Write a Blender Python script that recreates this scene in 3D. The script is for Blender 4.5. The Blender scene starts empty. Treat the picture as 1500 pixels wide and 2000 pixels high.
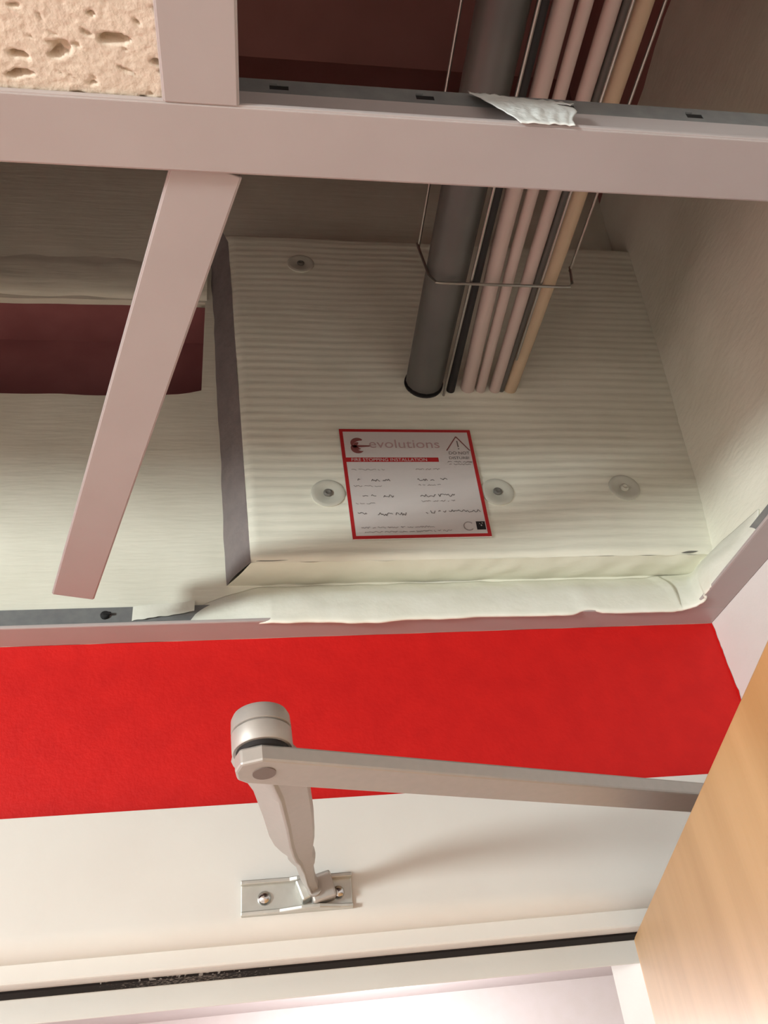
import bpy, bmesh, math, random
from mathutils import Vector, Matrix, noise
random.seed(7)
S = bpy.context.scene
C = S.collection
Z0 = 1.97                                   # camera height above the floor; shapes below are written relative to the lens

# ---------------------------------------------------------------- camera
yaw, pitch, roll = (math.radians(a) for a in (10.96, 36.36, -7.155))
cy, sy, cp, sp, cr, sr = math.cos(yaw), math.sin(yaw), math.cos(pitch), math.sin(pitch), math.cos(roll), math.sin(roll)
FW = Vector((sy*cp, cy*cp, sp)); r0 = Vector((cy, -sy, 0)); u0 = r0.cross(FW)
RT = cr*r0 + sr*u0; UP = -sr*r0 + cr*u0
cd = bpy.data.cameras.new('camera'); cam = bpy.data.objects.new('camera', cd); C.objects.link(cam)
M = Matrix((RT, UP, -FW)).transposed().to_4x4(); M.translation = (0, 0, Z0)
cam.matrix_world = M
cd.sensor_fit = 'VERTICAL'; cd.sensor_height = 24.0; cd.lens = 24.0*1600/2000
cd.clip_start = 0.01; cd.clip_end = 60
S.camera = cam

# ---------------------------------------------------------------- light and exposure
w = bpy.data.worlds.new('world'); S.world = w; w.use_nodes = True
w.node_tree.nodes['Background'].inputs['Color'].default_value = (1, .8, .6, 1)
w.node_tree.nodes['Background'].inputs['Strength'].default_value = 0.0
S.view_settings.view_transform = 'Standard'; S.view_settings.look = 'None'
S.view_settings.gamma = 1.0; S.view_settings.exposure = 0.0; S.view_settings.use_curve_mapping = False
def lamp(name, kind, loc, energy, col, size=.1, aim=None, size_y=None):
    l = bpy.data.lights.new(name, kind); l.energy = energy; l.color = col
    o = bpy.data.objects.new(name, l); C.objects.link(o); o.location = (loc[0], loc[1], loc[2]+Z0)
    if kind == 'AREA':
        l.size = size
        if size_y: l.shape = 'RECTANGLE'; l.size_y = size_y
        d = Vector(aim) - Vector(loc); o.rotation_euler = d.to_track_quat('-Z', 'Y').to_euler()
    else: l.shadow_soft_size = size
    return o
WARM = (.90, 1, 1)
lamp('room_lamp', 'POINT', (-1.35, -.66, -.02), 94, WARM, .11)             # lamp hung under the ceiling, left of the viewer
lamp('ceiling_lamp', 'AREA', (-.7, -1.3, .26), 5, WARM, .55, (-.7, -1.3, -1))
lamp('far_room_lamp', 'AREA', (-.8, 1.75, .26), 44, (.95, .97, 1), .6, (-.8, 1.75, -1))
lamp('far_wall_fill', 'POINT', (.30, 2.2, -.06), 19, (.97, .96, 1), .08)  # unseen fill light added to brighten the far wall

# ---------------------------------------------------------------- materials
def mat(name, col, rough=.6, metal=0., col2=None, scale=40, stretch=(1, 1, 1), bump=0., bscale=200, detail=4, contrast=(.35, .65), spec=.5, bstretch=None):
    m = bpy.data.materials.new(name); m.use_nodes = True
    nt = m.node_tree; b = nt.nodes['Principled BSDF']
    b.inputs['Roughness'].default_value = rough; b.inputs['Metallic'].default_value = metal
    b.inputs['Specular IOR Level'].default_value = spec
    b.inputs['Base Color'].default_value = (*col, 1)
    tc = nt.nodes.new('ShaderNodeTexCoord')
    def noise_node(sc, st, det):
        mp = nt.nodes.new('ShaderNodeMapping'); mp.inputs['Scale'].default_value = st
        nt.links.new(tc.outputs['Object'], mp.inputs['Vector'])
        n = nt.nodes.new('ShaderNodeTexNoise'); n.inputs['Scale'].default_value = sc; n.inputs['Detail'].default_value = det
        nt.links.new(mp.outputs['Vector'], n.inputs['Vector']); return n
    if col2:
        n = noise_node(scale, stretch, detail)
        rp = nt.nodes.new('ShaderNodeValToRGB')
        rp.color_ramp.elements[0].position = contrast[0]; rp.color_ramp.elements[0].color = (*col, 1)
        rp.color_ramp.elements[1].position = contrast[1]; rp.color_ramp.elements[1].color = (*col2, 1)
        nt.links.new(n.outputs['Fac'], rp.inputs['Fac']); nt.links.new(rp.outputs['Color'], b.inputs['Base Color'])
    if bump:
        n2 = noise_node(bscale, bstretch or (1, 1, 1), 3)
        bp = nt.nodes.new('ShaderNodeBump'); bp.inputs['Strength'].default_value = bump; bp.inputs['Distance'].default_value = .001
        nt.links.new(n2.outputs['Fac'], bp.inputs['Height']); nt.links.new(bp.outputs['Normal'], b.inputs['Normal'])
    return m
MT = dict(
    red=mat('red_paint', (.61, .011, .009), .55, col2=(.56, .009, .008), scale=60, bump=.25, bscale=350, spec=.25),
    wall=mat('wall_paint', (.76, .73, .70), .6, col2=(.74, .71, .67), scale=30, bump=.15, bscale=300),
    coat=mat('fire_coating', (.86, .83, .70), .6, col2=(.81, .78, .65), scale=25, bump=.5, bscale=90, bstretch=(.25, 1, 2.2)),
    seal=mat('sealant', (.90, .88, .77), .5, col2=(.86, .84, .72), scale=60, bump=.4, bscale=130),
    tee=mat('white_enamel', (.465, .405, .39), .45, col2=(.445, .385, .37), scale=25),
    galv=mat('galvanised_steel', (.30, .30, .29), .5, .35, col2=(.25, .25, .25), scale=120),
    tile=mat('mineral_fibre', (.80, .68, .55), .9, col2=(.74, .62, .50), scale=160, bump=.3, bscale=650),
    frame=mat('gloss_white_paint', (.70, .67, .625), .35, col2=(.68, .645, .60), scale=18, bump=.08, bscale=200),
    black=mat('black_rubber_and_shade', (.012, .010, .010), .7),
    wood=mat('beech_veneer', (.40, .225, .082), .42, col2=(.51, .305, .130), scale=30, stretch=(1, 1, .16), bump=.05, bscale=500, bstretch=(1, 1, .05)),
    lip=mat('door_lipping', (.62, .36, .14), .45, col2=(.56, .31, .11), scale=60, stretch=(1, 1, .1)),
    silver=mat('silver_paint', (.46, .425, .395), .48, .40, col2=(.44, .41, .38), scale=300),
    shoe=mat('zinc_plate', (.60, .60, .56), .33, .6, col2=(.54, .54, .50), scale=90),
    chrome=mat('chrome', (.62, .62, .62), .16, 1.),
    void=mat('brown_slab', (.42, .19, .17), .9, col2=(.36, .16, .14), scale=9),
    hole=mat('brown_brick', (.40, .15, .15), .9, col2=(.34, .12, .12), scale=20),
    duct=mat('grey_conduit', (.115, .108, .098), .4, col2=(.095, .09, .082), scale=20),
    cable=mat('pale_cable', (.50, .39, .345), .5),
    cable2=mat('tan_cable', (.50, .37, .25), .5),
    cabdk=mat('grey_cable', (.10, .09, .08), .5),
    wire=mat('bright_wire', (.40, .385, .35), .3, .9),
    paper=mat('label_paper', (.66, .60, .57), .5), ink=mat('ink', (.17, .145, .135), .6), inkfade=mat('faded_ink', (.33, .28, .26), .6),
    labred=mat('label_red', (.45, .020, .022), .5), logored=mat('logo_maroon', (.24, .075, .07), .5), pink=mat('faded_pink', (.50, .325, .315), .5),
    tape=mat('white_tape', (.82, .82, .78), .45, bump=.6, bscale=250),
    floor=mat('floor_vinyl', (.66, .60, .54), .5, col2=(.60, .55, .49), scale=6),
    wash=mat('coated_washer', (.60, .58, .49), .55), washd=mat('screw_head', (.16, .15, .13), .5),
    cut=mat('shaded_batt_edge', (.235, .195, .185), .8, col2=(.20, .165, .16), scale=60, bump=.5, bscale=200),  # dark tone paints in the shade on the board's left side
    pin=mat('shaded_pin', (.20, .155, .135), .5, .3),  # darkened to stand for the shade in the hollow pin end
    fseal=mat('intumescent_strip', (.014, .011, .010), .85, spec=.1),
)
# white flecks worn into the black strip on its left half
nt = MT['fseal'].node_tree; b = nt.nodes['Principled BSDF']
tc = nt.nodes.new('ShaderNodeTexCoord'); n = nt.nodes.new('ShaderNodeTexNoise'); n.inputs['Scale'].default_value = 420; n.inputs['Detail'].default_value = 2
sx = nt.nodes.new('ShaderNodeSeparateXYZ'); mr = nt.nodes.new('ShaderNodeMapRange')
sb = nt.nodes.new('ShaderNodeMath'); sb.operation = 'SUBTRACT'; sb.inputs[1].default_value = .118; ab = nt.nodes.new('ShaderNodeMath'); ab.operation = 'ABSOLUTE'
mr.inputs['From Min'].default_value = .012; mr.inputs['From Max'].default_value = .075; mr.inputs['To Min'].default_value = .54; mr.inputs['To Max'].default_value = .80
rp = nt.nodes.new('ShaderNodeMath'); rp.operation = 'GREATER_THAN'; mx = nt.nodes.new('ShaderNodeMix'); mx.data_type = 'RGBA'
mx.inputs['A'].default_value = (.016, .012, .011, 1); mx.inputs['B'].default_value = (.22, .19, .17, 1)
nt.links.new(tc.outputs['Object'], n.inputs['Vector']); nt.links.new(tc.outputs['Object'], sx.inputs[0]); nt.links.new(sx.outputs[0], sb.inputs[0]); nt.links.new(sb.outputs[0], ab.inputs[0]); nt.links.new(ab.outputs[0], mr.inputs['Value'])
nt.links.new(n.outputs['Fac'], rp.inputs[0]); nt.links.new(mr.outputs[0], rp.inputs[1]); nt.links.new(rp.outputs[0], mx.inputs['Factor']); nt.links.new(mx.outputs['Result'], b.inputs['Base Color'])

# ---------------------------------------------------------------- mesh helpers
class MB:
    def __init__(s): s.v = []; s.f = []
    def add(s, vs, fs):
        k = len(s.v); s.v += [tuple(v) for v in vs]; s.f += [tuple(i+k for i in f) for f in fs]; return s
    def box(s, a, b, m=None):
        x0, y0, z0 = a; x1, y1, z1 = b
        vs = [(x0,y0,z0),(x1,y0,z0),(x1,y1,z0),(x0,y1,z0),(x0,y0,z1),(x1,y0,z1),(x1,y1,z1),(x0,y1,z1)]
        if m: vs = [m @ Vector(v) for v in vs]
        return s.add(vs, [(0,3,2,1),(4,5,6,7),(0,1,5,4),(1,2,6,5),(2,3,7,6),(3,0,4,7)])
    def quad(s, *p): return s.add(p, [tuple(range(len(p)))])
    def prism(s, poly, z0, z1, m=None):               # poly: list of (x, y), any outline
        n = len(poly); vs = [Vector((x, y, z0)) for x, y in poly] + [Vector((x, y, z1)) for x, y in poly]
        if m: vs = [m @ v for v in vs]
        return s.add(vs, [tuple(range(n-1, -1, -1)), tuple(range(n, 2*n))] + [(i, (i+1) % n, (i+1) % n+n, i+n) for i in range(n)])
    def lathe(s, prof, m, seg=32):                    # prof: (r, z) pairs from bottom to top
        k = []; 
        for r, z in prof: k += [m @ Vector((r*math.cos(2*math.pi*i/seg), r*math.sin(2*math.pi*i/seg), z)) for i in range(seg)]
        fs = [(j*seg+i, j*seg+(i+1) % seg, (j+1)*seg+(i+1) % seg, (j+1)*seg+i) for j in range(len(prof)-1) for i in range(seg)]
        fs += [tuple(range(seg-1, -1, -1)), tuple(range((len(prof)-1)*seg, len(prof)*seg))]
        return s.add(k, fs)
    def tube(s, pts, r, seg=10):
        pts = [Vector(p) for p in pts]; vs = []
        for i, p in enumerate(pts):
            t = (pts[min(i+1, len(pts)-1)] - pts[max(i-1, 0)]).normalized()
            a = t.cross(Vector((0, 0, 1)) if abs(t.z) < .9 else Vector((1, 0, 0))).normalized(); b = t.cross(a)
            rr = r[i] if isinstance(r, (list, tuple)) else r
            vs += [p + rr*(math.cos(2*math.pi*k/seg)*a + math.sin(2*math.pi*k/seg)*b) for k in range(seg)]
        n = len(pts)
        fs = [(j*seg+i, (j+1)*seg+i, (j+1)*seg+(i+1) % seg, j*seg+(i+1) % seg) for j in range(n-1) for i in range(seg)]
        fs += [tuple(range(seg)), tuple(range(n*seg-1, (n-1)*seg-1, -1))]
        return s.add(vs, fs)
    def grid(s, fn, nu, nv):
        vs = [fn(i/nu, j/nv) for j in range(nv+1) for i in range(nu+1)]
        return s.add(vs, [(j*(nu+1)+i, j*(nu+1)+i+1, (j+1)*(nu+1)+i+1, (j+1)*(nu+1)+i) for j in range(nv) for i in range(nu)])
    def build(s, name, m, parent=None, origin=None, bevel=0, smooth=False, seg=2, **props):
        me = bpy.data.meshes.new(name); o = bpy.data.objects.new(name, me); C.objects.link(o)
        if parent:
            root = parent
            off = Vector(parent['_o']); o.parent = parent
        else:
            xs, ys, zs = zip(*s.v)
            off = Vector(origin) if origin else Vector(((min(xs)+max(xs))/2, (min(ys)+max(ys))/2, min(zs)))
            o.location = off + Vector((0, 0, Z0))
        o['_o'] = tuple(off)
        me.from_pydata([tuple(Vector(v)-off) for v in s.v], [], s.f)
        bm = bmesh.new(); bm.from_mesh(me); bmesh.ops.remove_doubles(bm, verts=bm.verts, dist=1e-6) if smooth else None
        bmesh.ops.recalc_face_normals(bm, faces=bm.faces); bm.to_mesh(me); bm.free()
        me.materials.append(MT[m])
        if smooth:
            for p in me.polygons: p.use_smooth = True
            if smooth != 'all': me.set_sharp_from_angle(angle=math.radians(40))
        if bevel:
            bv = o.modifiers.new('bevel', 'BEVEL'); bv.width = bevel; bv.segments = seg; bv.limit_method = 'ANGLE'; bv.angle_limit = math.radians(35)
        for k, v in props.items(): o[k] = v
        return o
def thing(name, loc, label, cat, group=None):
    o = bpy.data.objects.new(name, None); C.objects.link(o); o.location = (loc[0], loc[1], loc[2]+Z0)
    o.empty_display_size = .02; o['_o'] = tuple(loc); o['label'] = label; o['category'] = cat
    if group: o['group'] = group
    return o
def tag(o, label, cat, group=None):
    o['label'] = label; o['category'] = cat
    if group: o['group'] = group
    return o
ST = dict(kind='structure')
H = .277                # suspended ceiling plane (underside of the flanges)
W = .515                # front of the wall over the door
XR = .341               # right wall
TOP = 1.15              # slab above the void
FL = -Z0

# ---------------------------------------------------------------- room shell
XO0, XO1 = -.55, .2495  # door opening
m = MB()
for a, b in (((-2.2, W, FL), (XO0-.03, W+.10, H)), ((XO1+.012, W, FL), (XR, W+.10, H)), ((XO0-.03, W, .092), (XO1+.012, W+.10, H))): m.box(a, b)
wall_front = m.build('wall_front', 'red', **ST)
# coated masonry over the ceiling line, with an open hole in it at the left
m = MB()
hx0, hx1, hz0, hz1 = -.62, -.0465, .513, .637
def edge(fn, n=28): return [fn(i/n) for i in range(n+1)]
def jit(x, a=.0025, s=45, k=0): return a*noise.noise(Vector((x*s, k, .3)))
def pw(x, z): return W + .0012*noise.noise(Vector((x*18, z*18, 2.)))
def strip(x0, x1, za, zb, nu, nv):
    def fn(u, v):
        x = x0+(x1-x0)*u; a, b = za(x), zb(x); z = a+(b-a)*v
        return (x, pw(x, z), z)
    m.grid(fn, nu, nv)
low = lambda x: hz0 + jit(x, .004, 30, 1) + (.008*max(0, (x+.085)/.04) if x > -.085 else 0)
high = lambda x: hz1 + jit(x, .003, 25, 2)
strip(-2.2, hx0, lambda x: H, lambda x: .925, 4, 8)
strip(hx0, hx1, lambda x: H, low, 60, 24)
CT = lambda x: .925+.012*noise.noise(Vector((x*9, 1, 1)))      # ragged upper limit of the coating
strip(hx0, hx1, high, CT, 60, 24)
strip(hx1, XR+.10, lambda x: H, CT, 40, 60)
N = 60
for i in range(N):      # reveals of the hole
    xa, xb = hx0+(hx1-hx0)*i/N, hx0+(hx1-hx0)*(i+1)/N
    for fz in (low, high): m.quad((xa, pw(xa, fz(xa)), fz(xa)), (xb, pw(xb, fz(xb)), fz(xb)), (xb, W+.006, fz(xb)), (xa, W+.006, fz(xa)))
m.quad((hx1, W, low(hx1)), (hx1, W, high(hx1)), (hx1, W+.006, high(hx1)), (hx1, W+.006, low(hx1)))
upper = m.build('upper_wall', 'coat', wall_front, smooth=True)
MB().box((-2.2, W+.004, .88), (XR+.25, W+.08, TOP)).build('bare_wall', 'void', wall_front)
m = MB()
m.box((hx0-.03, W+.06, hz0-.05), (hx1+.03, W+.075, hz1+.05))
m.box((hx0-.03, W+.01, hz0-.05), (hx1+.03, W+.06, hz0-.012)); m.box((hx0-.03, W+.01, hz1+.01), (hx1+.03, W+.06, hz1+.05)); m.box((hx1+.006, W+.01, hz0-.05), (hx1+.03, W+.06, hz1+.05))
m.build('recess', 'hole', wall_front)
# rough lintel lip over the hole
m = MB()
def lint(u, v):
    x = -.62 + u*(.575); 
    prof = [(W+.001, .6385), (W-.0030, .645), (W-.0045, .662), (W-.0030, .685), (W+.001, .705)]
    t = v*4; k = min(3, int(t)); f = t-k; y = prof[k][0]*(1-f)+prof[k+1][0]*f; z = prof[k][1]*(1-f)+prof[k+1][1]*f
    return (x, y+.0012*noise.noise(Vector((x*40, z*60, 0))), z+.002*noise.noise(Vector((x*30, z*20, 5))))
m.grid(lint, 60, 12); m.build('lintel', 'coat', wall_front, smooth='all')

# right wall: painted below the ceiling line, rough coated and leaning out above it
wall_right = MB().box((XR, -2.2, FL), (XR+.10, W+.1, H)).build('wall_right', 'wall', **ST)
def rx(z): return XR + (.0 if z < .29 else (z-.29)*.112)
m = MB()
def rw(u, v):
    y = -.7+u*(W+.7); z = H+(TOP-H)*v; 
    return (rx(z)+.0035*noise.noise(Vector((y*14, z*9, 1)))+.001*noise.noise(Vector((y*60, z*50, 1))), y, z)
m.grid(lambda u, v: rw(u, v*.64), 90, 50); m.build('upper_wall', 'coat', wall_right, smooth='all')
m = MB(); m.grid(lambda u, v: rw(u, .64+.36*v), 90, 24); m.build('bare_wall', 'void', wall_right, smooth='all')
# crooked edge where the red paint runs onto the right wall
m = MB(); n = 34; zz = [.165+(H-.165)*i/n for i in range(n+1)]; wv = [.0006+.0022*abs(noise.noise(Vector((z*160, 3, 1))))+random.uniform(0, .0006) for z in zz]
for i in range(n): m.quad((XR-.0004, W, zz[i]), (XR-.0004, W, zz[i+1]), (XR-.0004, W-wv[i+1], zz[i+1]), (XR-.0004, W-wv[i], zz[i]))
m.build('paint_edge', 'red', wall_right)
MB().box((-2.3, -2.3, FL), (-2.2, W+.1, TOP)).build('wall_left', 'wall', **ST)
MB().box((-2.2, -2.3, FL), (XR+.1, -2.2, TOP)).build('wall_back', 'wall', **ST)
MB().box((-2.3, -2.3, FL-.05), (XR+.3, 2.8, FL)).build('floor', 'floor', **ST)
# the part of the suspended ceiling that is still closed, and the slab above
OX0 = -.95              # left end of the open bay beside the wall
m = MB(); t = .012
m.box((-2.2, -2.2, H+.002), (OX0, W, H+t)); m.box((OX0, -2.2, H+.002), (-.0172, -.46, H+t)); m.box((-.0172, -2.2, H+.002), (XR, -.16, H+t))
ceil = m.build('ceiling', 'tee', **ST)
MB().box((-2.2, -2.2, TOP), (XR+.25, W+.1, TOP+.1)).build('slab', 'void', ceil)

# ---------------------------------------------------------------- room beyond the door
YF = 2.69
m = MB().box((-2.3, YF, FL), (1.6, YF+.1, H)); m.build('wall_far', 'wall', **ST)
MB().box((1.5, W+.1, FL), (1.6, YF, H)).build('wall_far_right', 'wall', **ST)
MB().box((-2.3, W+.1, FL), (-2.2, YF, H)).build('wall_far_left', 'wall', **ST)
MB().box((-2.3, W+.1, H), (1.6, YF+.1, H+.05)).build('ceiling_far', 'tee', **ST)
MB().box((XR, W+.02, FL), (1.6, W+.1, H)).build('wall_far_front', 'wall', **ST)

# ---------------------------------------------------------------- door frame
SO = .0765              # soffit of the lining
m = MB(); m.box((XO0-.03, W, SO), (XO1+.012, .615, .092)); m.box((XO1, W, FL), (XO1+.012, .615, SO)); m.box((XO0-.03, W, FL), (XO0, .615, SO))
lining = m.build('trim_3', 'frame', bevel=.0015, **ST)
def arch_prof():
    # (y, z) profile of the head architrave: flat face, softly rounded lower edge
    p = [(W, .1598), (.503, .1598)]
    for i in range(9):
        a = math.pi/2*i/8; p.append((.503+.012*(1-math.cos(a))*1.0, .0985-.0125*math.sin(a)))
    return p + [(W, .0860)]
m = MB(); pr = arch_prof(); k = len(pr); xa, xb = XO0-.10, XR-.004
m.add([(xa, y, z) for y, z in pr]+[(xb, y, z) for y, z in pr], [tuple(range(k)), tuple(range(2*k-1, k-1, -1))]+[(i, (i+1) % k, (i+1) % k+k, i+k) for i in range(k)])
m.build('head_architrave', 'frame', lining, smooth=True)
m = MB(); m.box((XO1+.006, .503, FL), (XR-.004, W, .0855)); m.build('architrave', 'frame', lining, bevel=.004)
m = MB(); m.box((XO0-.10, .503, FL), (XO0-.012, W, .0855)); m.build('architrave', 'frame', lining, bevel=.004)
m = MB(); pr = [(.560, SO), (.560, .0628), (.5612, .0628), (.580, .0668), (.580, SO)]; k = len(pr)
m.add([(XO0, y, z) for y, z in pr]+[(XO1, y, z) for y, z in pr], [tuple(range(k)), tuple(range(2*k-1, k-1, -1))]+[(i, (i+1) % k, (i+1) % k+k, i+k) for i in range(k)])
m.build('head_stop', 'frame', lining, bevel=.0004)
MB().box((.2365, .5602, FL), (XO1, .614, SO)).build('jamb_stop', 'frame', lining, bevel=.001)
MB().box((XO0, .560, FL), (XO0+.013, .614, .0628)).build('jamb_stop', 'frame', lining, bevel=.001)
m = MB()
m.box((XO0+.002, .5335, SO-.0012), (XO1-.002, .556, SO+.0005)); m.build('smoke_seal', 'fseal', lining, origin=None)

# ---------------------------------------------------------------- door leaf, standing open
dv = Vector((-.116, -.383, 0)).normalized(); dn = Vector((-dv.y, dv.x, 0))       # along the leaf, and out of its left face
if dn.x > 0: dn = -dn
P = Vector((.2162, .5155, 0)); DT = .070
def dpt(a, b, z): v = P + dv*a - dn*b; return (v.x, v.y, z)
def dbox(m, a0, a1, b0, b1, z0, z1):
    vs = [dpt(a, b, z) for z in (z0, z1) for a, b in ((a0, b0), (a1, b0), (a1, b1), (a0, b1))]
    m.add(vs, [(0,3,2,1),(4,5,6,7),(0,1,5,4),(1,2,6,5),(2,3,7,6),(3,0,4,7)]); return m
door = dbox(MB(), .008, .762, 0, .044, FL+.008, DT).build('door_1', 'wood', bevel=.0006, **ST)
dbox(MB(), 0, .0078, .0004, .0436, FL+.008, DT).build('lipping', 'lip', door, bevel=.0004)

# ---------------------------------------------------------------- suspended ceiling grid
def tee_obj(name, a, b, label, z=H, web=.045, width=.024, cat='ceiling grid', slots=None, lit=.034):
    """exposed T bar from a to b (xy): enamelled flange and lower web, bare galvanised upper web"""
    a = Vector((*a, z)); b = Vector((*b, z)); L = (b-a).length; d = (b-a).normalized(); n = Vector((-d.y, d.x, 0))
    mx = Matrix((d, n, Vector((0, 0, 1)))).transposed().to_4x4(); mx.translation = a
    t = thing(name, (a+b)/2, label, cat)
    MB().box((0, -width/2, 0), (L, width/2, .0012), mx).build('flange', 'tee', t, bevel=.0004)
    m = MB()
    for sgn in (-1, 1): m.box((0, sgn*width/2-.0006, .0004), (L, sgn*width/2+.0006, .0026), mx)
    m.build('rolled_edge', 'tee', t, bevel=.0005)
    MB().box((0, -.0009, .0012), (L, .0009, lit), mx).build('web', 'tee', t)
    if web > lit:
        m = MB(); xs = [0]; zl, zh = lit+.0035, lit+.0068
        if slots:
            cur = 0
            for s in slots:
                s -= a.x
                m.box((cur, -.0006, lit), (s-.0036, .0006, web), mx); m.box((s-.0036, -.0006, lit), (s+.0036, .0006, zl), mx); m.box((s-.0036, -.0006, zh), (s+.0036, .0006, web), mx)
                m.box((s-.0036, -.0012, zh), (s-.0008, -.0005, zh+.0003), mx)      # punched tongue
                cur = s+.0036
            m.box((cur, -.0006, lit), (L, .0006, web), mx)
        else: m.box((0, -.0006, lit), (L, .0006, web), mx)
        m.build('upper_web', 'galv', t)
        if slots:
            for s in slots: MB().box((s-a.x-.0036, -.0004, zl), (s-a.x+.0036, .0016, zh), mx).build('slot_shade', 'black', t)  # black fill stands in for the shade inside each opening
    return t
slots = [.0099-.0567*k for k in range(8, 0, -1)] + [.0099, .0663, .1237, .1790, .2355, .2920]
tee_obj('main_tee', (OX0, .1538), (XR-.001, .1538), 'long white T-bar crossing the ceiling from left to right, with slotted web', slots=slots)
tee_obj('cross_tee', (-.0170, -.46), (-.0170, .1415), 'white cross T-bar beside the fissured ceiling tile, meeting the long bar', web=.030, lit=.030)
# loose cut piece of T bar
a = Vector((-.0160, .1653)); dd = Vector((-.0988, .2956)).normalized(); e = a+dd*.3092
tee_obj('loose_tee_strip', a, e, 'loose cut T-bar strip hanging askew from the long bar toward the red wall', z=H+.0030, web=.026, lit=.026)

# fissured tile
tl = MB()
def tile(u, v):
    x = -.175+u*(.1462); y = .062+v*(.0805); z = H+.0030
    p = Vector((x*62, y*170, 1.7)); q = Vector(((x+.6*y)*210, (y-.35*x)*430, 4.))
    f = noise.noise(p)+.35*noise.noise(p*2.7); g = noise.noise(q)+.3*noise.noise(q*2.3)
    d = max(0, f-.50)*.045; d = min(d, .0060); d2 = min(.0016, max(0, g-.50)*.0075)
    return (x, y, z+d+d2+.00025*noise.noise(Vector((x*500, y*500, 0))))
tl.grid(tile, 190, 130)
tile_o = tl.build('ceiling_tile', 'tile', smooth='all'); tag(tile_o, 'pinkish mineral fibre ceiling tile with deep fissures, in the upper left', 'ceiling tile')
m = MB(); m.box((OX0, -.46, H+.009), (-.0288, .1420, H+.016))
m.box((OX0, -.46, H+.003), (-.1751, .1420, H+.009)); m.box((-.1751, -.46, H+.003), (-.0288, .0619, H+.009))
m.build('tile_core', 'tile', tile_o)

# tape wrapped over the long bar
m = MB()
def tape(u, v):
    # from the top of the web down across its face and over the flange lip
    zt = .3195; 
    xl = .0835+.010*v; xr = .1265-.0125*v-.0012*math.sin(v*9)
    x = xl+(xr-xl)*u; z = zt-.0035*u*(1-v)-(zt-.2765)*v*(1-.10*u*(1-v))+.0045*math.sin(math.pi*v)*.3
    y = .1519-.0112*min(1, v*1.02)
    wv = .0012*noise.noise(Vector((x*260+v*3, v*2.2, 0)))
    return (x, y-abs(wv), z+.5*wv)
g0 = MB(); nu, nv = 44, 22; g0.grid(tape, nu, nv)
def in_hole(f):
    c = sum((Vector(g0.v[i]) for i in f), Vector())/4
    return abs(c.x-.1205) < .0036 and abs(c.z-.3075+(c.x-.1205)*.15) < .0026
g0.f = [f for f in g0.f if not in_hole(f)]
o = g0.build('adhesive_tape', 'tape', smooth='all'); sd = o.modifiers.new('solid', 'SOLIDIFY'); sd.thickness = .0003
tag(o, 'torn crumpled white tape wrapped over the long T-bar', 'tape')

# wall angles
t1 = MB().box((-2.0, W-.024, H), (XR, W, H+.0012)).build('trim_1', 'tee', bevel=.0004, **ST)
MB().box((-2.0, W-.0246, H+.0002), (XR-.023, W-.0236, H+.0024)).build('rolled_edge', 'tee', t1, bevel=.0004)
MB().box((-2.0, W-.0035, H+.0012), (XR-.002, W-.0015, H+.0262)).build('upright_leg', 'galv', t1)
m = MB(); mx = Matrix.Translation((-.1042, W-.0036, .2968)) @ Matrix.Rotation(math.pi/2, 4, 'X')
m.lathe([(.0031, 0), (.0031, .0012), (.0024, .0020), (.0010, .0023)], mx, 20); m.box((.0004, -.0006, .0015), (.0042, .0012, .0030), mx)
m.build('rivet', 'black', t1)
t2 = MB().box((XR-.024, -.6, H), (XR, W-.0241, H+.0012)).build('trim_2', 'tee', bevel=.0004, **ST)
MB().box((XR-.0246, -.6, H+.0002), (XR-.0236, W-.0236, H+.0024)).build('rolled_edge', 'tee', t2, bevel=.0004)
MB().box((XR-.0035, -.6, H+.0012), (XR-.0015, W-.002, H+.0262)).build('upright_leg', 'galv', t2)

# ---------------------------------------------------------------- fire-stop batt over the door
YB = .483; BZ0, BZ1 = .3190, .735
def bx_l(z): return -.0047-.0205*(z-.32)/.38 - (.012*max(0, z-.69)/.04)      # left edge leans out as it rises
def bface(x, z):
    return YB - (.00016+.00014*noise.noise(Vector((x*7, z*11, 9))))*math.sin(z*2*math.pi/.0085+2.5*noise.noise(Vector((x*9, z*6, 0)))) - .0010*noise.noise(Vector((x*14, z*12, 7)))
batt = MB()
def front(u, v):
    z = BZ0+.0015+(BZ1-BZ0)*v; x = bx_l(z)+(XR+.045-bx_l(z))*u
    y = bface(x, z)
    if u < .012: y += .0016*(1-u/.012)
    if v > .90: y += (W+.001-YB)*(.5-.5*math.cos(math.pi*(v-.90)/.10))
    if v < .012: z += .0; y += .0022*(1-v/.012)**2; z -= .0006*noise.noise(Vector((x*60, 0, 3)))
    return (x, y, z)
batt.grid(front, 150, 300)
nb = 60
batt.grid(lambda u, v: (bx_l(BZ0)-.018*v+(XR+.03-bx_l(BZ0))*u, YB+.0022+(W-YB-.002)*v, BZ0+.0015+.0009*noise.noise(Vector((u*22, v*2, 5)))-.0016*math.sin(math.pi*v)*.6-.0006*noise.noise(Vector((u*21., 0, 3)))*(1-v)), 90, 10)
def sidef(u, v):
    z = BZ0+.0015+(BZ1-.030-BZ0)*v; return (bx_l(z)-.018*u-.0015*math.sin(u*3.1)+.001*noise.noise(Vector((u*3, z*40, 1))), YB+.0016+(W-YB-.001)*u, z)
fb = batt.build('fire_batt', 'coat', smooth=True, origin=(.15, .5, BZ0))
tag(fb, 'cream coated fire-stopping board sealing the wall above the red strip', 'fire board')
MB().grid(sidef, 8, 90).build('shaded_edge', 'cut', fb, smooth='all', label='left side of the board, darkened in colour for its shade')
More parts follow.
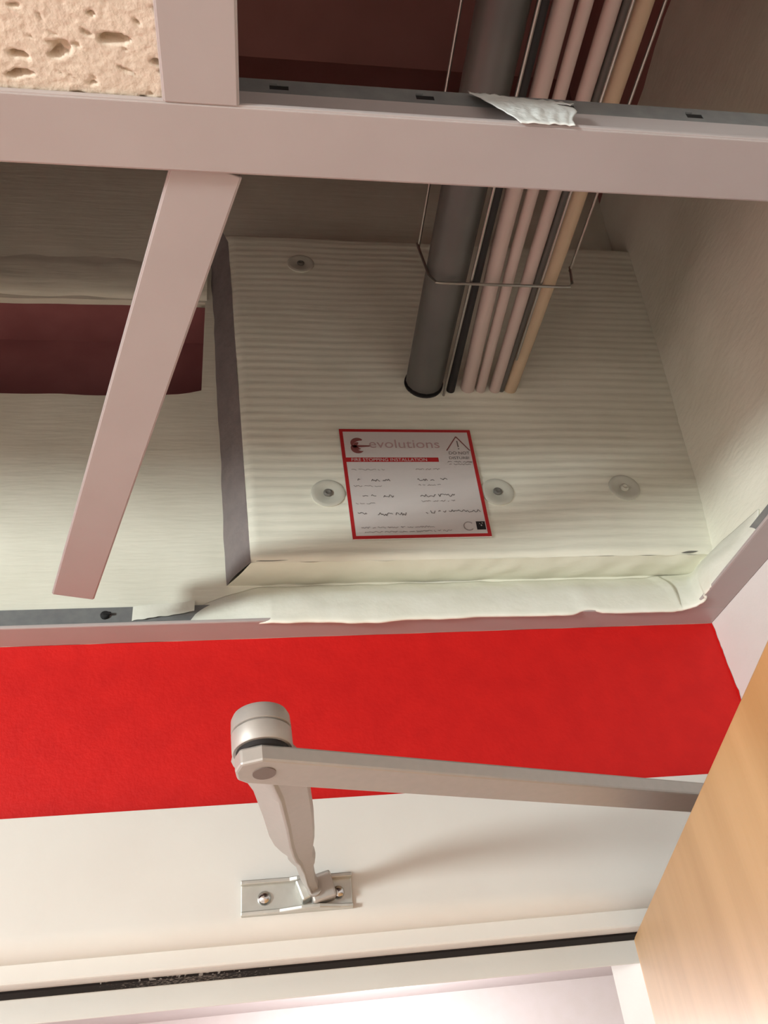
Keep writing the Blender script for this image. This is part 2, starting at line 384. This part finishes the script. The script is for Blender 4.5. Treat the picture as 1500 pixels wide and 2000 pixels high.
def washer(x, z, r, dk):
    mx = Matrix.Translation((x, YB-.0004, z)) @ Matrix.Rotation(math.pi/2, 4, 'X')
    o = MB().lathe([(r, -.001), (r, .0007), (r*.88, .0013), (r*.76, .0009), (r*.42, .0009), (r*.34, .0003)], mx, 28).build('washer', 'wash', fb, smooth=True)
    MB().lathe([(r*.27, -.001), (r*.27, .0014), (r*.16, .0022), (r*.06, .0016)], mx, 14).build('screw', 'washd' if dk else 'wash', o, smooth=True)
for x, z, dk in ((.0527, .3798, 1), (.1843, .3801, 1), (.2895, .3833, 0), (.0433, .6574, 1)): washer(x, z, .0128, dk)
# narrow cracks in the coating along the lower edge
m = MB()
def crack(p, wd):
    for i in range(len(p)-1):
        a, b = Vector(p[i]), Vector(p[i+1]); t0 = wd*math.sin(math.pi*i/(len(p)-1)); t1_ = wd*math.sin(math.pi*(i+1)/(len(p)-1))
        m.add([a-Vector((0, 0, t0)), b-Vector((0, 0, t1_)), b+Vector((0, 0, t1_+.0002)), a+Vector((0, 0, t0+.0002))], [(0, 1, 2, 3)])
crack([(-.001+.026*i/8, YB+.0012, BZ0+.0022+.0010*i/8+.0004*noise.noise(Vector((i, 0, 0)))) for i in range(9)], .0007)
m.build('crack', 'washd', fb); m = MB()
crack([(.318+.014*i/6, YB+.0010, BZ0+.0022+.0012*i/6) for i in range(7)], .0009)
m.build('crack', 'washd', fb)

# ---------------------------------------------------------------- sealant smeared over the wall angle
st = []
XL = -.046
for i in range(121):
    s = i/120; x = XL+(.300-XL)*s
    hgt = .318 if s > .13 else .2945+(.318-.2945)*(s/.13)**.5
    wav = .0010*noise.noise(Vector((x*22, 0, 0)))+.0008*noise.noise(Vector((x*75, 4, 0)))
    lip = W-.0248+wav*.5 if s > .16 else W-.0248+.019*(1-s/.16)
    dip = -.0022*min(1, s/.2)+wav*1.4+(.010*(1-s/.16) if s < .16 else 0)
    if .30 < s < .42: dip -= .0012*math.sin((s-.30)/.12*math.pi)
    if .78 < s < .84: dip += .0035*math.sin((s-.78)/.06*math.pi); 
    st.append(((x, lip, H+.0012+dip), (x, W-.0005, hgt+.0012*noise.noise(Vector((x*40, 2, 2))))))
for i in range(1, 15):       # turn the inner corner
    a = i/14*math.pi/2; cx, cyy = .300, W-.0245-.012
    rr = .012
    st.append(((cx+.019*math.sin(a)*.95, W-.0245-.016*(1-math.cos(a))+.001*noise.noise(Vector((a*3, 0, 1))), H-.0006+.0006*noise.noise(Vector((a*5, 3, 1)))), (.300+(XR-.0005-.300)*min(1, 1.3*i/14), W-.0005-(.018*max(0, i/14-.75)/.25), .3185+.004*i/14)))
for i in range(1, 31):
    s = i/30; y = W-.0405-s*.052
    st.append(((XR-.0243+.0195*max(0, s-.25)/.75+.0008*noise.noise(Vector((y*80, 0, 2))), y, H+.0015+.012*max(0, s-.25)/.75), (XR-.0002+.002, W-.0185-s*.080, .3235-.012*s)))
m = MB(); nv = 10
def sf(u, v):
    t = u*(len(st)-1); k = min(len(st)-2, int(t)); f = t-k
    lo = Vector(st[k][0]).lerp(Vector(st[k+1][0]), f); hi = Vector(st[k][1]).lerp(Vector(st[k+1][1]), f)
    if v < .12:          # rolled lower lip, curling back under
        c = v/.12; p = lo + Vector((0, .0022*(1-c)**1.5, -.0009*math.sin(math.pi*c)))
        return p
    c = (v-.12)/.88; p = lo.lerp(hi, c)
    bul = .0045*math.sin(math.pi*c)*min(1, u/.16, max(0, 1-u)/.16)
    nrm = Vector((0, -1, .2)) if u < .75 else Vector((-1, -.3, .2))
    return p + nrm.normalized()*bul*(1.35+.25*noise.noise(Vector((p.x*30, p.y*30, c*3)))) + Vector((0, 0, .0008*noise.noise(Vector((p.x*60, p.z*60, p.y*60)))))
m.grid(sf, 330, 24)
so = m.build('sealant', 'seal', smooth='all'); sd = so.modifiers.new('solid', 'SOLIDIFY'); sd.thickness = .0012; sd.offset = 0
tag(so, 'cream fire sealant smeared along the wall angle under the coated board', 'sealant')
# smear and a flap of film left of the bead
m = MB()
m.grid(lambda u, v: (-.086+u*.042, W-.0042-.0006*math.sin(u*7)-.002*u*(1-v), .2935+.0095*v+.0035*u+.0008*noise.noise(Vector((u*8, v*3, 0)))-.002*(1-u)*(1-v)), 24, 8)
m.build('smear', 'seal', so, smooth='all')

# ---------------------------------------------------------------- services through the board
TZ = .485
def cable(name, x, z, r, mt, label, cat='cable', y1=-.9, xe=None, ze=None):
    xe = x if xe is None else xe; ze = z if ze is None else ze
    pts = [(x, y1, z), (x, -.2, z), (x, .2, z), (x+(xe-x)*.15, .34, z+(ze-z)*.15), (x+(xe-x)*.6, .43, z+(ze-z)*.6), (xe, .492, ze)]
    return tag(MB().tube(pts, r, 16).build(name, mt, smooth=True), label, cat)
cd_ = cable('conduit', .1420, TZ+.0182, .0158, 'duct', 'thick dark grey conduit in the wire basket, entering the board with a black rim', 'conduit', ze=TZ+.0150)
# black gap and ragged sealant rim round the conduit
m = MB(); seg = 40
ring = []
for i in range(seg):
    a = 2*math.pi*i/seg
    bot = max(0, -math.sin(a+.35)); k = .0004+.0024*bot
    r1 = .0154; r2 = .0160+k
    ring.append(((r1*math.cos(a), r1*math.sin(a)), (r2*math.cos(a), r2*math.sin(a))))
cx, cz = .1420, TZ+.0150
vs = [(cx+p[0], YB-.0016, cz+p[1]) for a_, p in ring for p in (a_, p)]
vs2 = [(x, YB+.004, z) for x, y, z in vs]
k2 = len(vs); fs = []
for i in range(seg):
    j = (i+1) % seg; a0, b0, a1, b1 = 2*i, 2*i+1, 2*j, 2*j+1
    fs += [(a0, b0, b1, a1), (b0, b0+k2, b1+k2, b1), (a0, a1, a1+k2, a0+k2)]
MB().add(vs+vs2, fs).build('rim_gap', 'black', cd_)
cable('cable', .1735, TZ+.0085, .0060, 'cable', 'leftmost of the pale cables, thick and pinkish, beside the dark conduit', xe=.1795)
cable('cable', .1862, TZ+.0070, .0042, 'cable', 'second pale cable, thin and dull pink, right of the thickest one', xe=.1905)
cable('cable', .2020, TZ+.0075, .0048, 'cable', 'third pale cable, with a thin grey cable close along its right side', xe=.2030)
cable('grey_cable', .2100, TZ+.0070, .0026, 'cabdk', 'thin dark grey cable squeezed between the two right-hand pale cables', xe=.2085)
cable('cable', .2205, TZ+.0085, .0058, 'cable2', 'rightmost pale cable, tan and brightest, by the basket edge', xe=.2165)
cable('black_cable', .1612, TZ+.0060, .0036, 'black', 'thin black cable lying between dark conduit and pale cables', xe=.1640)
# wire basket
bk = thing('cable_basket', (.18, .1, TZ), 'shiny wire basket tray carrying the conduit and cables to the board', 'cable tray')
xl, xr_ = .1275, .2345; wr = .0011
BL = .3665
def longw(x, z, y1): MB().tube([(x, -.9, z), (x, y1, z)], wr, 8).build('long_wire', 'wire', bk, smooth=True)
longw(.1570, TZ, YB+.004); longw(.2105, TZ, BL+.075); longw(.1232, TZ+.042, BL+.002); longw(.2385, TZ+.020, BL+.002)
for y in (BL, BL-.1, BL-.2, BL-.3, BL-.4, BL-.5, BL-.6):
    MB().tube([(.1220, y-.001, TZ+.043), (.1232, y, TZ+.034), (.1262, y, TZ+.006), (xl+.003, y, TZ-.0018), (xl+.008, y, TZ-.0022), (xr_-.008, y, TZ-.0022), (xr_-.002, y, TZ-.0018), (xr_+.001, y, TZ+.003), (.2385, y, TZ+.022)], wr, 8).build('cross_wire', 'wire', bk, smooth=True)

# ---------------------------------------------------------------- printed label on the board
LB = thing('safety_label', (.118, YB-.0018, .3363), 'white square fire-stopping label with red border stuck on the coated board', 'label')
c00, c10, c01, c11 = (.0679, .3363), (.1717, .3372), (.0650, .4438), (.1723, .4433)
def lp(u, v, k=0):
    x = (c00[0]*(1-u)+c10[0]*u)*(1-v)+(c01[0]*(1-u)+c11[0]*u)*v; z = (c00[1]*(1-u)+c10[1]*u)*(1-v)+(c01[1]*(1-u)+c11[1]*u)*v
    return (x, YB-.0020-.00013*k, z)
m = MB(); m.grid(lambda u, v: lp(u, v, 0), 6, 6)
for a, b in (((0,0),(1,0)),((1,0),(1,1)),((1,1),(0,1)),((0,1),(0,0))):
    p, q = Vector(lp(*a)), Vector(lp(*b)); m.quad(p, q, q+Vector((0, .0012, 0)), p+Vector((0, .0012, 0)))
m.build('sheet', 'paper', LB)
def lrect(m, u0, v0, u1, v1, k=1): m.quad(lp(u0, v0, k), lp(u1, v0, k), lp(u1, v1, k), lp(u0, v1, k))
bw = .026
m = MB(); lrect(m, 0, 0, 1, bw); lrect(m, 0, 1-bw, 1, 1); lrect(m, 0, bw, bw, 1-bw); lrect(m, 1-bw, bw, 1, 1-bw); m.build('border', 'labred', LB)
m = MB(); lrect(m, bw, .680, .715, .722); m.build('red_bar', 'labred', LB)
def text(s, u, v, size, mt, k=2, align='LEFT', squash=1, name='lettering'):
    cu = bpy.data.curves.new('t', 'FONT'); cu.body = s; cu.size = 1; cu.align_x = align
    ob = bpy.data.objects.new('t', cu); C.objects.link(ob); bpy.context.view_layer.update()
    me = bpy.data.meshes.new_from_object(ob.evaluated_get(bpy.context.evaluated_depsgraph_get()))
    m = MB().add([lp(u+p.co.x*size*squash, v+p.co.y*size, k) for p in me.vertices], [tuple(p.vertices) for p in me.polygons])
    bpy.data.objects.remove(ob); bpy.data.curves.remove(cu); bpy.data.meshes.remove(me)
    return m.build(name, mt, LB)
text('evolutions', .205, .815, .118, 'pink', squash=1.10)
text('FIRE STOPPING INSTALLATION', .062, .687, .040, 'paper', squash=1.02)
text('DO NOT', .800, .752, .040, 'ink'); text('DISTURB!', .795, .705, .036, 'ink', squash=1.05)
# logo: three swept blades round a spur that points right
m = MB()
def blade(cu, cv, r, a0, a1, th):
    n = 12
    for i in range(n):
        def pt(j, o):
            a = math.radians(a0+(a1-a0)*j/n); w_ = th*math.sin(math.pi*(.12+.88*j/n)); rr = r+o*w_
            return lp(cu+rr*math.cos(a), cv+rr*math.sin(a), 2)
        m.quad(pt(i, -1), pt(i+1, -1), pt(i+1, 1), pt(i, 1))
blade(.135, .845, .052, 60, 205, .018); blade(.135, .832, .030, 95, 215, .014); blade(.135, .825, .050, 165, 305, .020); blade(.135, .83, .026, 170, 300, .013)
m.quad(lp(.09, .815, 2), lp(.21, .826, 2), lp(.225, .838, 2), lp(.09, .842, 2))
m.build('logo', 'logored', LB)
def lline(m, pts, w_, k=2):
    for (a, b), (c, d) in zip(pts, pts[1:]):
        n = Vector((-(d-b), c-a)).normalized()*w_/2
        m.quad(lp(a-n.x, b-n.y, k), lp(c-n.x, d-n.y, k), lp(c+n.x, d+n.y, k), lp(a+n.x, b+n.y, k))
m = MB(); lline(m, [(.880, .930), (.968, .790)], .008); lline(m, [(.880, .930), (.790, .790)], .008); m.build('warning_triangle', 'logored', LB)
m = MB(); lline(m, [(.882, .888), (.884, .825)], .009); lline(m, [(.884, .812), (.884, .803)], .010); m.build('exclamation_mark', 'ink', LB)
# lines of small print and of handwriting too blurred to read, as fine strokes
def scribble(m, u0, u1, v, h, w_, step, gap=.2):
    u = u0; pts = []
    while u < u1:
        if random.random() < gap and len(pts) > 2: lline(m, pts, w_); pts = []; u += step*1.2
        pts.append((u, v+h*random.uniform(-.5, .5))); u += step*random.uniform(.6, 1.2)
    if len(pts) > 1: lline(m, pts, w_)
m = MB()
for u0, u1, v in ((.055, .30, .607), (.53, .72, .607), (.055, .26, .455), (.53, .70, .462), (.055, .20, .300), (.53, .78, .315), (.78, .97, .678), (.79, .96, .655), (.07, .60, .092), (.09, .72, .055)): scribble(m, u0, u1, v, .014, .0045, .007, .12)
m.build('small_print', 'inkfade', LB, kind='stuff')
m = MB()
for u0, u1, v in ((.09, .115, .515), (.19, .33, .508), (.53, .66, .510), (.70, .77, .515), (.11, .21, .365), (.26, .34, .362), (.53, .79, .365), (.06, .13, .210), (.20, .41, .205), (.55, .72, .218), (.72, .96, .222)): scribble(m, u0, u1, v, .028, .0052, .010, .14)
m.build('handwriting', 'ink', LB, kind='stuff')
m = MB(); lline(m, [(.845+.036*math.cos(math.radians(a)), .090+.036*math.sin(math.radians(a))) for a in range(40, 321, 14)], .007); m.build('ring_mark', 'inkfade', LB)
m = MB(); lrect(m, .902, .058, .968, .130, 1); m.build('square_mark', 'black', LB)
m = MB(); lline(m, [(.935, .092), (.942, .098)], .010, 2); lline(m, [(.925, .108), (.930, .110)], .006, 2); lline(m, [(.950, .112), (.944, .116)], .006, 2); m.build('square_mark_dot', 'paper', LB)

# ---------------------------------------------------------------- door closer
EL = Vector((.0015, .2778, .0981)); ER = Vector((.2450, .3684, .0977))
ax = (ER-EL).normalized(); tilt = .153
sd_ = Vector((-ax.y, ax.x, 0)); up_ = Vector((0, 0, 1))
n_up = (up_*math.cos(tilt) - sd_*(-math.sin(tilt))*-1).normalized()       # underside turned a little to the viewer
n_up = (up_*math.cos(tilt) + sd_*math.sin(tilt)).normalized(); sdv = n_up.cross(ax)
AM = Matrix((ax, sdv, n_up)).transposed().to_4x4(); AM.translation = EL
cl = thing('door_closer', EL, 'silver door closer arm hinged from the wooden door to its shoe on the white frame', 'door closer')
L = (ER-EL).length; hw = .0081
poly = [(L+.012, -hw), (L+.012, hw), (-.0035, hw), (-.0075, .0062), (-.0098, .0015), (-.0098, -.0038), (-.0035, -hw)]
MB().prism(poly[::-1], 0, .0062, AM).build('main_arm', 'silver', cl, bevel=.0009)
MB().lathe([(.0040, -.0003), (.0040, .0004), (.0034, .0006), (.0030, -.0002)], AM, 24).build('pivot_pin', 'pin', cl, smooth=True)
o_ = AM
MB().lathe([(.0092, .0060), (.0092, .0082)], AM, 36).build('washer', 'black', cl, smooth=True)
MB().lathe([(.0102, .0078), (.0106, .0083), (.0106, .0146), (.0104, .0148), (.0095, .0149), (.0095, .0155), (.0104, .0156), (.0106, .0158), (.0104, .0204), (.0097, .0219), (.0066, .0226)], AM, 40).build('elbow_cap', 'silver', cl, smooth=True)
# forearm: broad keeled casting, necking down to the shoe pivot
F0 = Vector((.0035, .285, .1105)); F1 = Vector((.0290, .494, .1065))
def forearm():
    m = MB(); rings = []
    d = (F1-F0).normalized(); s = Vector((d.y, -d.x, 0)).normalized(); u = Vector((0, 0, 1))
    for x, y, z, hw_, hh in ((.0012, .2745, .1085, .0040, .003), (.0014, .277, .1085, .0070, .0035), (.0018, .282, .1085, .0092, .0040), (.0015, .290, .1090, .0112, .0045), (.0025, .297, .1088, .0130, .0048), (.0045, .305, .1087, .0125, .0052),
            (.008, .324, .1085, .0115, .0060), (.0117, .364, .1100, .0113, .0066), (.0142, .400, .1122, .0111, .0070), (.0160, .418, .1128, .0102, .0070), (.0178, .4315, .1130, .0084, .0066), (.0200, .4405, .1128, .0066, .0060),
            (.0206, .4450, .1125, .0074, .0056), (.0216, .4510, .1120, .0066, .0052), (.0226, .4565, .1110, .0047, .0046), (.0250, .475, .1090, .0042, .0042), (.0290, .494, .1065, .0036, .0040)):
        c = Vector((x, y, z))
        prof = [(-1, .35), (-.92, -.10), (-.30, -.70), (-.08, -1.0), (.02, -1.0), (.10, -.70), (.92, -.35), (1, .2), (.92, .75), (.5, 1), (-.5, 1), (-.92, .8)]
        rings.append([c+s*(p*hw_)+u*(q*hh) for p, q in prof])
    k = len(rings[0]); vs = [v for r in rings for v in r]
    fs = [(j*k+i, j*k+(i+1) % k, (j+1)*k+(i+1) % k, (j+1)*k+i) for j in range(len(rings)-1) for i in range(k)]+[tuple(range(k)), tuple(range(len(vs)-1, len(vs)-k-1, -1))]
    return m.add(vs, fs)
forearm().build('forearm', 'silver', cl, smooth=True, bevel=.0004)
# shoe screwed to the architrave
YA = .503; sz0, sz1 = .0972, .1152; sx0, sx1 = -.0112, .0512
sh = MB().box((sx0, YA-.0022, sz0), (sx1, YA, sz1)).build('shoe_plate', 'shoe', cl, bevel=.0005)
m = MB(); m.prism([(sx0, YA-.0066), (.016, YA-.0066), (.020, YA-.0085), (.034, YA-.0085), (.038, YA-.0075), (sx1, YA-.0075), (sx1, YA-.0010), (sx0, YA-.0010)], sz1-.0024, sz1)
m.build('upper_flange', 'shoe', sh, bevel=.0005)
m = MB(); m.prism([(sx0, YA-.0050), (.010, YA-.0060), (.022, YA-.0105), (.032, YA-.0110), (.044, YA-.0062), (sx1, YA-.0050), (sx1, YA-.0010), (sx0, YA-.0010)], sz0, sz0+.0022)
m.build('lower_flange', 'shoe', sh, bevel=.0005)
m = MB(); mx = Matrix.Translation((.0300, YA-.0080, .1060)) @ Matrix.Rotation(math.radians(-14), 4, 'Y')
m.box((-.0030, -.0052, -.0065), (.0105, .0072, .0080), mx); m.build('pivot_block', 'silver', cl, bevel=.0012)
m = MB(); m.box((-.0086, -.0055, -.0030), (-.0034, .0068, .0085), Matrix.Translation((.0298, YA-.0078, .1065)) @ Matrix.Rotation(math.radians(-20), 4, 'Y')); m.build('fork_cheek', 'shoe', cl, bevel=.0008)
m = MB(); m.tube([F1-Vector((0, .006, 0)), (.0298, YA-.004, .1050)], [.0042, .0036], 14); m.build('fork_neck', 'silver', cl, smooth=True)
for x, r in ((.0018, .0039), (.0432, .0037)):
    mx = Matrix.Translation((x, YA-.0020, .1058)) @ Matrix.Rotation(math.pi/2, 4, 'X')
    o = MB().lathe([(r, 0), (r*.96, .0010), (r*.78, .0021), (r*.45, .0028), (r*.12, .0030)], mx, 24).build('screw', 'chrome', sh, smooth=True)
    MB().box((-r*.55, -.0004, .0024), (r*.55, .0004, .00305), mx).box((-.0004, -r*.55, .0024), (.0004, r*.55, .00305), mx)
# body on the hidden face of the leaf
ctr = Vector((ER.x, ER.y, 0)); a_c = (ctr-P).dot(dv); 
m = MB(); dbox(m, a_c-.07, a_c+.16, .0442, .088, .010, .060); m.build('closer_body', 'silver', cl, bevel=.004)
bq = -(ER-P).dot(dn)
q = P+dv*a_c-dn*.066
MB().lathe([(.009, .058), (.009, .108)], Matrix.Translation((q.x, q.y, 0)), 20).build('spindle', 'silver', cl, smooth=True)

for o in bpy.data.objects:
    if '_o' in o: del o['_o']
